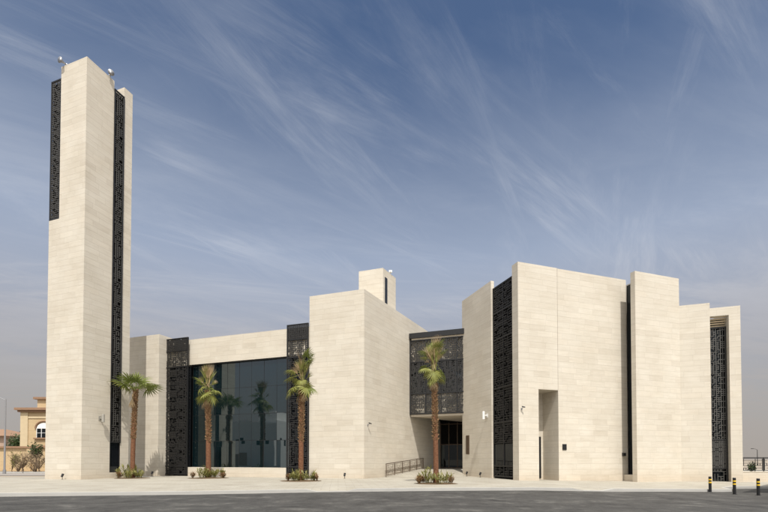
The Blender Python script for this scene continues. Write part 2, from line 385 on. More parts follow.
def screen(parent, o, u, n, width, bands, cell, bar, dep, seed, fr=.09, backs=(), mull=(), mat=None):
    """lattice_screen part with its frame and its backing panels as sub-parts; backs = (z0, z1, depth behind, material, name)"""
    m = MB()
    for k, (z0, z1, p, c) in enumerate(bands): lattice(m, o, u, n, width, z0, z1, c or cell, bar, dep, seed + k, p=p)
    sc = m.build('lattice_screen', mat or BRONZE, parent)
    f = MB(); zl = bands[0][0]; zh = bands[-1][1]
    f.obox(o, u, n, (-fr, 0), (-.03, dep + .03), (zl - fr, zh + fr)); f.obox(o, u, n, (width, width + fr), (-.03, dep + .03), (zl - fr, zh + fr))
    for z in [zl - fr] + [b[1] for b in bands]: f.obox(o, u, n, (0, width), (-.028, dep + .028), (z, z + fr))
    for w in mull: f.obox(o, u, n, (w - fr * .4, w + fr * .4), (-.02, dep + .02), (zl, zh))
    f.build('screen_frame', DARKM, sc)
    for z0, z1, d, mt, nm in backs:
        q = MB(); q.obox(o, u, n, (-fr + .005, width + fr - .005), (-d - .06, -d), (z0, z1)); q.build(nm, mt, sc)
    return sc

# ------------------------------------------------------------------ ground
def sheet(name, xs, y0, y1, z, mat, label=None):
    m = MB()
    for a, b in zip(xs, xs[1:]): m.face([(a, y0, z + G(a)), (b, y0, z + G(b)), (b, y1, z + G(b)), (a, y1, z + G(a))])
    o = m.build(name, mat); tag(o, label, None, None, 'structure'); return o
sheet('ground', [-3000, 8, 20, 3000], -3000, 3000, -.03, SAND)
sheet('road', [-400, 8, 20, 400], -14, 38, 0, ASPH)
m = MB(); m.face([(-400, 45, .004), (-29, 45, .004), (-29, 53, .004), (-400, 53, .004)])
tag(m.build('side_street', mat_plain('pale_worn_asphalt', (.27, .245, .22), .9, 0, .12, .6, .2)), kind='structure')
m = MB(); m.prism([(-400, 53.2), (-29, 53.2), (-29, 53.5), (-400, 53.5)], -.03, .15); m.prism([(-400, 56.5), (-29, 56.5), (-29, 56.8), (-400, 56.8)], -.03, .1)
tag(m.build('side_street_kerb', KERBM), kind='structure')
# kerb line with two dropped crossings
KL = [(-80, 10.5, .15), (-40, 15.7, .15), (-17.1, 19.4, .15), (-9.33, 20.5, .15), (-5.3, 21.5, .15), (-3.9, 21.85, .15), (-3.4, 21.97, .04), (-1.9, 22.27, .04),
      (-1.4, 22.4, .15), (3.8, 23.1, .15), (8, 23.35, .15), (10.2, 23.5, .15), (10.8, 23.55, .04), (11.9, 23.65, .04), (12.5, 23.7, .15), (17.2, 25.0, .15), (20, 25.6, .15),
      (20.6, 25.8, .15), (21.3, 27.3, .15), (23, 28.5, .15), (30, 28.9, .15), (80, 29.5, .15)]
mk = MB(); mp_ = MB()
def backY(x): return 37.5 if x < -26.01 else 75
ins = []
for i, (x, y, h) in enumerate(KL): ins.append((x, y, h))
ins.insert(2, (-26.0, 15.7 + (19.4 - 15.7) * 14 / 22.9, .15))
for (x0, y0, h0), (x1, y1, h1) in zip(ins, ins[1:]):
    g0, g1 = G(x0), G(x1)
    mk.face([(x0, y0, g0 - .05), (x1, y1, g1 - .05), (x1, y1, g1 + h1), (x0, y0, g0 + h0)])
    mk.face([(x0, y0, g0 + h0), (x1, y1, g1 + h1), (x1, y1 + .3, g1 + h1), (x0, y0 + .3, g0 + h0)])
    mp_.face([(x0, y0 + .3, g0 + h0), (x1, y1 + .3, g1 + h1), (x1, y1 + 1.7, g1 + .15), (x0, y0 + 1.7, g0 + .15)])
    yb = backY((x0 + x1) / 2)
    mp_.face([(x0, y0 + 1.7, g0 + .15), (x1, y1 + 1.7, g1 + .15), (x1, yb, g1 + .15), (x0, yb, g0 + .15)])
mp_.face([(-80, 37.5, .15), (-26, 37.5, .15), (-26, 37.5, -.03), (-80, 37.5, -.03)])
tag(mk.build('kerb', KERBM), kind='structure'); tag(mp_.build('pavement', PAVE), kind='structure')

# ------------------------------------------------------------------ minaret
K0 = (-22.83, 32.8)
mn = empty('minaret', (K0[0], K0[1], .15), 'tall square pale stone tower with dark lattice strips down its sides', 'minaret')
zt = 32.66
m = MB()
# polygons in (a leftwards = -A, b inwards = B)
Q = lambda a, b: pt(K0, (NA, a), (B, b))
m.prism([Q(2.79, 0), Q(0, 0), Q(0, 2.32), Q(2.79, 2.32)], .15, zt, -2.79)
m.prism([Q(3.93, 0), Q(2.79, 0), Q(2.79, 2.32), Q(3.93, 2.32)], .15, 20.55, -3.93)
m.prism([Q(3.93, 2.32), Q(.3, 2.32), Q(.3, 3.23), Q(3.93, 3.23)], .15, 31.2)
m.build('tower_shaft', STONE, mn)
m = MB(); m.prism([Q(3.93, 3.23), Q(0, 3.23), Q(0, 4.03), Q(3.93, 4.03)], .15, 32.9, -3.93); m.build('rear_slab', STONE, mn)
m = MB(); m.prism([Q(3.86, .16), Q(2.8, .16), Q(2.8, 2.3), Q(3.86, 2.3)], 20.55, 31.6); m.build('dark_core', VOIDM, mn)
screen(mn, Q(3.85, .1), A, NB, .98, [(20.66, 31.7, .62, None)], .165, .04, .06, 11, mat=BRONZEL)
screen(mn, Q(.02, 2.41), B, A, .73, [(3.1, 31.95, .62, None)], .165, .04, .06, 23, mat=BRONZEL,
       backs=[(3.0, 32.0, .1, VOIDM, 'dark_lining')])
m = MB(); m.obox(Q(.1, 2.32), B, NA, (0, .91), (0, .1), (.62, 3.0)); dr = m.build('door', DGLASS, mn)
m = MB(); m.obox(Q(.02, 2.32), B, NA, (0, .06), (-.02, .1), (.62, 3.0)); m.obox(Q(.02, 2.32), B, NA, (.85, .91), (-.02, .1), (.62, 3.0)); m.obox(Q(.02, 2.32), B, NA, (.062, .848), (-.02, .1), (.62, .68))
m.build('door_frame', DARKM, dr)
m = MB(); m.obox(Q(0, 2.32), B, NA, (.003, .907), (-.01, .28), (.15, .618)); m.build('threshold', STONE, mn)

# ------------------------------------------------------------------ mosque
C0 = (-1.58, 34.5)
ms = empty('mosque', (C0[0], C0[1], .15), 'large modern mosque of angular pale limestone blocks with dark lattice screens and a glass front', 'building')
F = lambda t, b: pt(C0, (NA, t), (B, b))       # t leftwards along the hall front, b into the hall
ZC = 15.3
# central block
e_end = pt(C0, (E, 17.0))
m = MB(); m.prism([F(4.91, 0), C0, e_end, pt(e_end, (NA, 9)), F(4.91, 12)], .15, ZC, -4.91); m.build('central_block', STONE, ms)
# roof tower
T0 = (-.09, 40.0); T1 = pt(T0, (NA, 2.42)); 
m = MB(); m.prism([T1, T0, pt(T0, (E, 2.6)), pt(T1, (E, 2.6))], ZC, 19.45, -2.42); rt = m.build('roof_tower', STONE, ms)
m = MB(); m.obox(T0, E, (A[0], A[1]), (.35, .85), (-.03, .012), (16.3, 18.75)); m.build('slot_window', DGLASS, rt)
# left block
B0 = (-20.68, 39.8)
m = MB(); m.prism([pt(B0, (NA, 6)), B0, pt(B0, (B, 7)), pt(B0, (NA, 6), (B, 7))], .15, 13.2, -6); m.build('left_block', STONE, ms)
# fascia, sill and body of the hall
m = MB(); m.prism([F(20.2, .05), F(4.93, .05), F(4.93, 8), F(20.2, 8)], 10.45, 12.8, -20.2); m.build('fascia', STONE, ms)
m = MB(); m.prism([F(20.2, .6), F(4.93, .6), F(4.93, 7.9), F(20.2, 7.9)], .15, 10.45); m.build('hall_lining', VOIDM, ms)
m = MB(); m.prism([F(17.25, -.25), F(6.95, -.25), F(6.95, .58), F(17.25, .58)], .15, .96, -17.25); m.build('sill', STONE, ms)
m = MB()
GW = 10.3; npan = 8; pw = GW / npan; zr = [.96 + i * (10.45 - .96) / 4 for i in range(5)]
G0 = F(17.25, .32)
for i in range(npan + 1): m.obox(G0, A, NB, (i * pw - .014, i * pw + .014), (-.05, .006), (.96, 10.45))
for z in zr: m.obox(G0, A, NB, (.0, GW), (-.05, .004), (max(.96, z - .014), min(10.45, z + .014)))
cw = m.build('curtain_wall', DARKM, ms)
m = MB(); m.obox(G0, A, NB, (-.01, GW), (-.04, .2), (10.37, 10.447)); m.build('head_channel', DARKM, cw)
for i in range(npan):
    for j in range(4):
        rnd = random.Random(i * 7 + j); q = MB()
        d = [rnd.uniform(-.007, .007) for _ in range(4)]
        a0, a1 = i * pw + .014, (i + 1) * pw - .014; z0, z1 = zr[j] + .014, zr[j + 1] - .014
        P = lambda a, n, z: (*pt(G0, (A, a), (NB, n)), z)
        q.face([P(a0, d[0], z0), P(a1, d[1], z0), P(a1, d[2], z1), P(a0, d[0] + d[2] - d[1], z1)]); q.build('glass_pane', GLASS, cw)
# two lattice screens on the hall front
screen(ms, F(19.85, -.28), A, NB, 2.5, [(.35, 1.0, .8, .16), (1.09, 10.2, .72, None), (10.3, 11.7, .62, .18), (11.79, 12.85, .95, .11)], .16, .055, .07, 40,
       backs=[(.25, 10.3, .3, DGLASS, 'dark_glazing')])
screen(ms, F(6.87, -.1), A, NB, 1.86, [(.35, 1.0, .8, .16), (1.09, 10.2, .72, None), (10.3, 11.7, .62, .18), (11.79, 12.95, .95, .11)], .16, .05, .07, 50,
       backs=[(.25, 10.3, .3, DGLASS, 'dark_glazing')])
# entrance bridge between the central block and the right block
W0 = (2.51, 42.07)
m = MB(); m.prism([pt(W0, (B, .9), (A, -.3)), pt(W0, (A, 7.4), (B, .9)), pt(W0, (A, 7.4), (B, 8.0)), pt(W0, (A, 1.0), (B, 8.0))], 6.0, 13.4); br = m.build('entrance_bridge', VOIDM, ms)
m = MB(); m.prism([pt(W0, (A, .12), (NB, .0)), pt(W0, (A, 6.4), (NB, .0)), pt(W0, (A, 7.4), (B, 7.9)), pt(W0, (A, 4.2), (B, 7.9))], 5.8, 5.99); m.build('soffit', SOFFIT, br)
m = MB(); m.obox(W0, A, B, (0, 6.3), (-.25, .9), (13.35, 13.85)); m.build('roof_edge', DARKM, br)
m = MB(); m.obox(W0, A, B, (.2, 6.3), (-.12, .9), (13.2, 13.345)); m.build('pale_trim', SOFFIT, br)
screen(ms, pt(W0, (A, .1), (B, -.02)), A, NB, 6.0, [(6.08, 7.95, .62, .175), (8.04, 11.0, .7, .15), (11.09, 13.1, .62, .175)], .17, .08, .07, 70,
       backs=[(6.02, 8.0, .22, STONE, 'stone_spandrel'), (8.0, 11.05, .5, GLASS, 'dark_glazing'), (11.05, 13.15, .3, STONE, 'stone_spandrel')], mull=(1.5, 3.0, 4.5))
# entrance doors at the back of the recess
X0 = pt(C0, (E, 16.7))
m = MB(); m.obox(X0, A, B, (-.5, 6), (0, .2), (.6, 6.0)); ed = m.build('entrance_wall', VOIDM, ms)
m = MB()
for k in range(6): m.obox(X0, A, B, (.0 + k * .95, .08 + k * .95), (-.1, 0), (.69, 5.8))
for z in (.69, 3.3, 5.6): m.obox(X0, A, B, (0, 5), (-.095, 0), (z, z + .08))
m.build('door_frame', BROWNM, ed)
for k in range(5):
    q = MB(); q.obox(X0, A, B, (.09 + k * .95, .94 + k * .95), (-.05, -.01), (.78, 3.29)); q.build('glass_door', DGLASS, ed)
# ramp and landing
m = MB()
def ramp(p0, p1, p2, p3, z0, z1): m.face([(*p0, z0), (*p1, z0), (*p2, z1), (*p3, z1)])
r0 = pt(C0, (E, 3.0)); r3 = pt(C0, (E, 10.6)); P0 = (10.02, 32.3); r1 = pt(P0, (D, 6.4)); r2 = pt(P0, (D, 10.6))
r1 = (6.9, 37.9); r2 = (7.6, 43.2)
ramp(r0, r1, r2, r3, .155, .69)
m.face([(*r3, .69), (*r2, .69), (11, 47.5, .69), (*pt(C0, (E, 17)), .69)])
m.face([(*r1, .155), (8.6, 38.4, .1), (8.6, 43, .1), (*r2, .69)])
m.build('ramp', PAVE, ms)
# right block
PZ = 16.5
L = lambda s, t: pt(P0, (C, s), (D, t))
def lb(mb, s, t, z, u=0): mb.obox(P0, C, D, s, t, z, u)
m = MB()
lb(m, (0, 1.78), (0, .74), (.0, PZ)); lb(m, (1.78, 3.57), (0, .74), (7.0, PZ)); lb(m, (.5, 1.78), (.74, 1.85), (0, 15.7)); lb(m, (1.78, 3.61), (.74, 1.85), (7.0, 15.7)); lb(m, (3.57, 3.61), (.12, .74), (7.0, PZ - .03))
lb(m, (3.61, 10.48), (.02, .74), (-.3, PZ - .02), .5); lb(m, (3.61, 10.3), (.74, 1.85), (-.3, 15.7))
lb(m, (.5, 10.3), (1.85, 8.5), (-.2, 15.7))
m.build('right_block', STONE, ms)
q = MB(); q.obox(P0, C, D, (2.3, 3.38), (1.8, 1.846), (.16, 3.5)); dd = q.build('side_door', DARKM, ms)
q = MB(); q.obox(P0, C, D, (2.4, 2.44), (1.76, 1.80), (1.05, 1.35)); q.build('handle', GREYM, dd)
m = MB(); lb(m, (0, .29), (3.68, 8.63), (0, PZ), 3); m.build('side_slab', STONE, ms)
m = MB(); lb(m, (.32, .45), (.76, 3.66), (0.1, 15.8)); m.build('screen_lining', VOIDM, ms)
screen(ms, L(.24, 3.58), ND, NC, 2.75, [(.35, 1.1, .7, .2), (3.0, 4.6, .8, .18), (4.69, 7.4, .72, None), (7.49, 11.4, .72, None), (11.49, 13.6, .66, None), (13.69, 15.75, .72, None)], .19, .055, .06, 90, mull=(1.37,))
q = MB(); q.obox(L(.25, 3.58), ND, NC, (.002, 2.748), (-.02, .03), (1.2, 2.9)); q.build('window', DGLASS, ms)
# projecting slab with a dark slot behind
Q0 = (19.72, 33.9)
m = MB(); m.obox(Q0, C, D, (0, 4.69), (0, .42), (-.35, PZ)); m.obox(Q0, C, D, (1.3, 4.69), (.42, 3.5), (-.35, PZ - .2)); m.build('projecting_slab', STONE, ms)
q = MB(); q.obox(Q0, C, D, (.85, 1.0), (.425, 1.55), (.45, 16.0)); q.build('slot_glazing', DGLASS, ms)
m = MB(); m.obox(Q0, C, D, (.3, 1.25), (.43, 1.5), (-.3, .44)); m.build('slot_base', STONE, ms)
# right wing and portal, back on the hall grid
H0 = pt(Q0, (C, 4.69))
m = MB(); m.obox(H0, A, B, (0, 2.1), (0, .5), (-.35, 14.25)); m.obox(H0, A, B, (-1, .4), (.5, 6), (-.35, 13.9)); m.build('right_wing', STONE, ms)
H1 = pt(H0, (A, 2.1), (B, .06))
m = MB(); m.obox(H1, A, B, (1.28, 2.04), (0, 3.2), (-.35, 13.82)); m.obox(H1, A, B, (.0, 1.28), (0, .14), (13.15, 13.82)); m.obox(H1, A, B, (-1.2, 1.28), (3.3, 3.7), (-.35, 13.5)); po = m.build('portal', STONE, ms)
m = MB()
for k in range(5): m.obox(H1, A, B, (-.8, 1.26), (.42 + k * .08, .5 + k * .08), (13.14 - k * .17, 13.24 - k * .17))
m.build('louvre', mat_plain('warm_slats', (.68, .56, .38), .7), po)
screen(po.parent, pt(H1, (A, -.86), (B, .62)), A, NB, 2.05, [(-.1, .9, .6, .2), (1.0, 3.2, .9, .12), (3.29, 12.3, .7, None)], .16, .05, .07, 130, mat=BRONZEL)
m = MB(); m.obox(H1, A, B, (-.9, 1.26), (.85, 1.0), (-.3, 13.1)); m.build('portal_glazing', DGLASS, po)

# ------------------------------------------------------------------ things on the building
def horn(loc, yaw, label):
    r = empty('loudspeaker', loc, label, 'loudspeaker', 'horn loudspeakers on top of the minaret')
    L0 = Vector(loc); d = Vector((math.cos(yaw), math.sin(yaw), -.12)).normalized()
    c = L0 + Vector((0, 0, .24)) + Vector((d.x, d.y, 0)) * .12
    m = MB(); prof = [(-.15, .045), (-.08, .05), (0, .06), (.12, .1), (.23, .16), (.3, .225), (.315, .235), (.305, .22), (.21, .13), (.08, .05), (.02, .03)]
    m.tube([c + d * t for t, _ in prof], [q for _, q in prof], 20); h = m.build('horn', GREYM, r, smooth=True)
    m = MB(); m.tube([c - d * .17, c - d * .36], [.085, .085], 14); m.tube([c - d * .36, c - d * .4], [.07, .05], 14); m.build('driver', GREYM, r, smooth=True)
    m = MB(); m.tube([L0, L0 + Vector((0, 0, .2))], .025, 8); m.box(L0 + Vector((0, 0, .012)), (.18, .18, .024)); m.build('bracket', GREYM, r)
p = Q(2.5, .1); horn((p[0], p[1], zt), math.atan2(-.95, -.3), 'silver horn loudspeaker on the left edge of the minaret roof')
p = Q(.12, 2.0); horn((p[0], p[1], zt), math.atan2(-.72, .69), 'silver horn loudspeaker on the right edge of the minaret roof')

def sconce(o, u, n, z, label, mat=None, hl=.32, rd=.105):
    mat = mat or WHITEM
    """up-and-down wall light: backplate, arm and a slim drum"""
    r = empty('wall_light', (*o, z), label, 'wall light', 'up-and-down wall lights')
    b = Vector((*o, z)); nn = Vector((*n, 0)); uu = Vector((*u, 0))
    m = MB(); m.obox(o, u, n, (-.12, .12), (0, .03), (z - .16, z + .16)); m.build('backplate', mat, r)
    m = MB(); m.tube([b + nn * .03, b + nn * .24], .045, 10); m.build('arm', mat, r)
    c = b + nn * .34
    m = MB(); m.tube([c + Vector((0, 0, -hl - .02)), c + Vector((0, 0, -hl)), c + Vector((0, 0, hl)), c + Vector((0, 0, hl + .02))], [rd - .02, rd, rd, rd - .02], 18); m.build('drum', mat, r, smooth=False)
sconce(pt(K0, (B, 1.45)), B, A, 4.9, 'grey drum wall light on the right face of the minaret', mat_plain('matte_grey_paint', (.3, .285, .25), .6), .3, .11)
sconce(L(0, 4.35), D, NC, 5.35, 'white drum wall light on the shaded side wall of the right block')
m = MB(); m.obox(L(-.002, 7.9), ND, NC, (0, .55), (0, .05), (2.15, 3.85)); 
tag(m.build('wall_plaque', BROWNM, None, (*L(0, 7.6), 2.15)), 'tall narrow brown metal plaque on the shaded wall beside the entrance', 'plaque')
m = MB(); lb(m, (3.95, 4.32), (-.03, .018), (2.4, 2.85)); pq = m.build('wall_box', DARKM, None, (*L(4.1, 0), 2.4))
tag(pq, 'small black square box on the sunlit wall right of the tall doorway recess', 'wall box')
m = MB(); lb(m, (9.85, 10.1), (-.16, .018), (1.95, 2.2)); m.tube([(*L(9.97, -.16), 2.08), (*L(9.97, -.2), 2.07)], .07, 12)
tag(m.build('floodlight', DARKM, None, (*L(9.97, 0), 1.95)), 'small black floodlight on the wall beside the dark slot of the projecting slab', 'floodlight')
def seccam(o, u, n, z, label):
    r = empty('security_camera', (*o, z), label, 'security camera', 'security cameras on the stone walls')
    b = Vector((*o, z)); nn = Vector((*n, 0)); uu = Vector((*u, 0))
    m = MB(); m.obox(o, u, n, (-.06, .06), (0, .03), (z - .09, z + .06)); m.tube([b + nn * .02, b + nn * .2 + Vector((0, 0, .08))], .025, 8); m.build('bracket', GREYM, r)
    c = b + nn * .22 + Vector((0, 0, .12)); d = (uu * .8 + nn * .5 + Vector((0, 0, -.25))).normalized()
    m = MB(); m.tube([c - d * .11, c + d * .11], .042, 12); m.tube([c + d * .111, c + d * .14], [.042, .038], 12); m.build('camera_body', DARKM, r)
seccam(pt(C0, (E, .55)), E, (E[1], -E[0]), 4.45, 'small dark security camera on the splayed wall of the central block')
seccam(L(.25, 0), C, ND, 5.45, 'small dark security camera near the corner of the right block')
p = pt(T0, (E, 1.7), (NA, .12))
m = MB(); m.tube([(*p, 19.45), (*p, 19.62)], .04, 8); m.box((p[0] + .02, p[1] - .12, 19.72), (.3, .22, .2)); m.tube([(p[0] + .02, p[1] - .23, 19.72), (p[0] + .02, p[1] - .26, 19.72)], .08, 10)
tag(m.build('roof_floodlight', WHITEM, None, (*p, 19.45)), 'small white floodlight on the roof tower of the central block', 'floodlight')
def spot(x, y, aim, label):
    z = .15 + G(x); r = empty('ground_spotlight', (x, y, z), label, 'spotlight', 'small spotlights at the foot of the walls')
    m = MB(); m.tube([(x, y, z), (x, y, z + .22)], .02, 8); m.tube([(x, y, z), (x, y, z + .02)], .07, 12); m.build('stem', DARKM, r)
    c = Vector((x, y, z + .3)); d = Vector((aim[0] * .4, aim[1] * .4, .9)).normalized()
    m = MB(); m.tube([c - d * .13, c - d * .1, c + d * .13], [.05, .075, .085], 12); m.build('lamp_head', DARKM, r)
p = Q(1.55, -.3); spot(*p, B, 'small spotlight at the foot of the minaret front')
p = pt(B0, (NA, .3), (NB, .35)); spot(*p, B, 'small spotlight at the foot of the wall between the minaret palm and the lattice screen')
p = F(1.5, -.4); spot(*p, B, 'small spotlight at the foot of the central block')
p = L(-.3, 5.0); spot(*p, C, 'small spotlight under the white wall light by the entrance')
p = L(-.3, 7.3); spot(*p, C, 'small spotlight under the tall brown plaque')

# handrail on the ramp
h0 = pt(C0, (E, 3.25), ((E[1], -E[0]), .25)); HRL = 8.0
rl = empty('handrail', (*h0, .16), 'dark patterned metal handrail climbing the ramp along the central block', 'handrail')
def hz(t): return .16 + max(0, t) / HRL * .52
hp = lambda t, z: (*pt(h0, (E, t)), hz(t) + z)
EN = (E[1], -E[0])
for k in range(6):
    t = k * HRL / 5; q = MB(); q.tube([hp(t, 0), hp(t, 1.1)], .03, 8); q.build('post', BROWNM, rl)
q = MB(); q.tube([hp(-.02, 1.12), hp(HRL + .02, 1.12)], .035, 10); q.build('top_rail', BROWNM, rl)
for k in range(5):
    q = MB(); a = k * HRL / 5 + .14; b = (k + 1) * HRL / 5 - .14; w = b - a
    for z in (.14, 1.0): q.tube([hp(a, z), hp(b, z)], .016, 6)
    for t in (a, b, a + w * .2, a + w * .8): q.tube([hp(t, .14), hp(t, 1.0)], .014, 6)
    for (ta, za, tb, zb) in ((.2, .8, .8, .8), (.2, .34, .8, .34), (.36, .34, .36, .66), (.64, .48, .64, .8), (.36, .66, .5, .66), (.5, .48, .64, .48), (.5, .48, .5, .66), (0, .56, .2, .56), (.8, .56, 1, .56)):
        q.tube([hp(a + w * ta, za), hp(a + w * tb, zb)], .014, 6)
    q.build('infill_panel', BROWNM, rl)

# ------------------------------------------------------------------ bollards
def bollard(x, y, label):
    z = G(x); r = empty('bollard', (x, y, z), label, 'bollard', 'black bollards with yellow bands at the road edge')
    m = MB(); m.tube([(x, y, z), (x, y, z + .88), (x, y, z + .9)], [.075, .075, .06], 16); m.build('post', DARKM, r)
    for h in (.52, .68):
        q = MB(); q.tube([(x, y, z + h), (x, y, z + h + .075)], .078, 16); q.build('reflective_band', YEL, r)
    m = MB(); m.tube([(x, y, z), (x, y, z + .015)], .12, 16); m.build('base_flange', DARKM, r)
bollard(18.9, 25.25, 'black bollard with yellow bands, in front of the stone wall left of the portal screen')
bollard(18.98, 23.6, 'black bollard with yellow bands, in front of the dark portal screen')
bollard(19.8, 23.05, 'black bollard with yellow bands, in front of the low wall with the fence')

# ------------------------------------------------------------------ low wall and fence on the right
V0 = pt(H1, (A, 2.045), (B, .3)); VU = (.9995, .03); VN = (-.03, .9995)
m = MB(); m.obox(V0, VU, VN, (0, 60), (0, .3), (-.35, .66)); m.obox(V0, VU, VN, (0, 60), (-.03, .33), (.66, .71))
tag(m.build('boundary_wall', STONE, None, (*V0, -.25)), 'low pale stone wall running off to the right of the portal', 'wall')
fn = empty('fence', (*pt(V0, (VN, .15)), .71), 'dark metal fence with geometric panels on top of the low stone wall', 'fence')
fo = pt(V0, (VN, .12))
for k in range(8):
    q = MB(); q.obox(fo, VU, VN, (k * 1.9 + .02, k * 1.9 + .08), (0, .06), (.71, 1.78)); q.build('post', DARKM, fn)
q = MB(); q.obox(fo, VU, VN, (.0, 13.4), (-.01, .07), (1.785, 1.84)); q.build('top_rail', DARKM, fn)
for k in range(7):
    q = MB(); lattice(q, pt(fo, (VU, k * 1.9 + .12)), VU, VN, 1.72, .8, 1.74,   .2, .036, .03, 300 + k, tile=4, p=.68); q.build('fence_panel', DARKM, fn)

# ------------------------------------------------------------------ palms
def fan_leaf(seed, nseg=18, rad=.85, pet=.7, droop=.35, spread=255):
    """one fan frond: petiole along +X from the origin, pleated blade beyond; several thin folded blades"""
    rnd = random.Random(seed); m = MB()
    m.tube([(0, 0, 0), (pet * .5, 0, .06), (pet, 0, .04)], [.028, .02, .014], 6)
    hub = Vector((pet, 0, .04))
    for i in range(nseg):
        th = R(-spread / 2 + spread * (i + .5) / nseg + rnd.uniform(-2, 2)); c = .62 + .38 * math.cos(th * .62)
        Ln = rad * c * rnd.uniform(.88, 1.08); d = Vector((math.cos(th), math.sin(th), 0)); side = Vector((-d.y, d.x, 0))
        dr = droop * rnd.uniform(.7, 1.4); wmax = .5 * R(spread / nseg) * Ln * .46
        pts = []
        for f, w in ((0, .004), (.35, wmax * .75), (.62, wmax * .9), (.82, wmax * .45), (1, .003)):
            z = -dr * Ln * max(0, f - .3) ** 1.7 + .10 * math.cos(th) * f * Ln - .05 * abs(th) * f
            q = hub + d * (Ln * f) + Vector((0, 0, z)); pts.append((q, w))
        for (a, wa), (b, wb) in zip(pts, pts[1:]):
            up = Vector((0, 0, .35))
            m.face([a - side * wa + up * wa, a, b, b - side * wb + up * wb]); m.face([a, a + side * wa + up * wa, b + side * wb + up * wb, b])
    return m
FRM = []
for s in range(4):
    o = fan_leaf(100 + s, rad=.95 + .1 * (s % 2), droop=.32 + .16 * s).build('frond', LEAF); FRM.append(o.data); bpy.data.objects.remove(o)
FRY = [d.copy() for d in FRM]; FRD = []
for d in FRY: d.materials[0] = LEAFY
for s in range(3):
    o = fan_leaf(200 + s, nseg=14, rad=.8, spread=60, droop=.2, pet=.5).build('frond', LEAFD); FRD.append(o.data); bpy.data.objects.remove(o)
FRG = [d.copy() for d in FRD]
for d in FRG: d.materials[0] = LEAFY
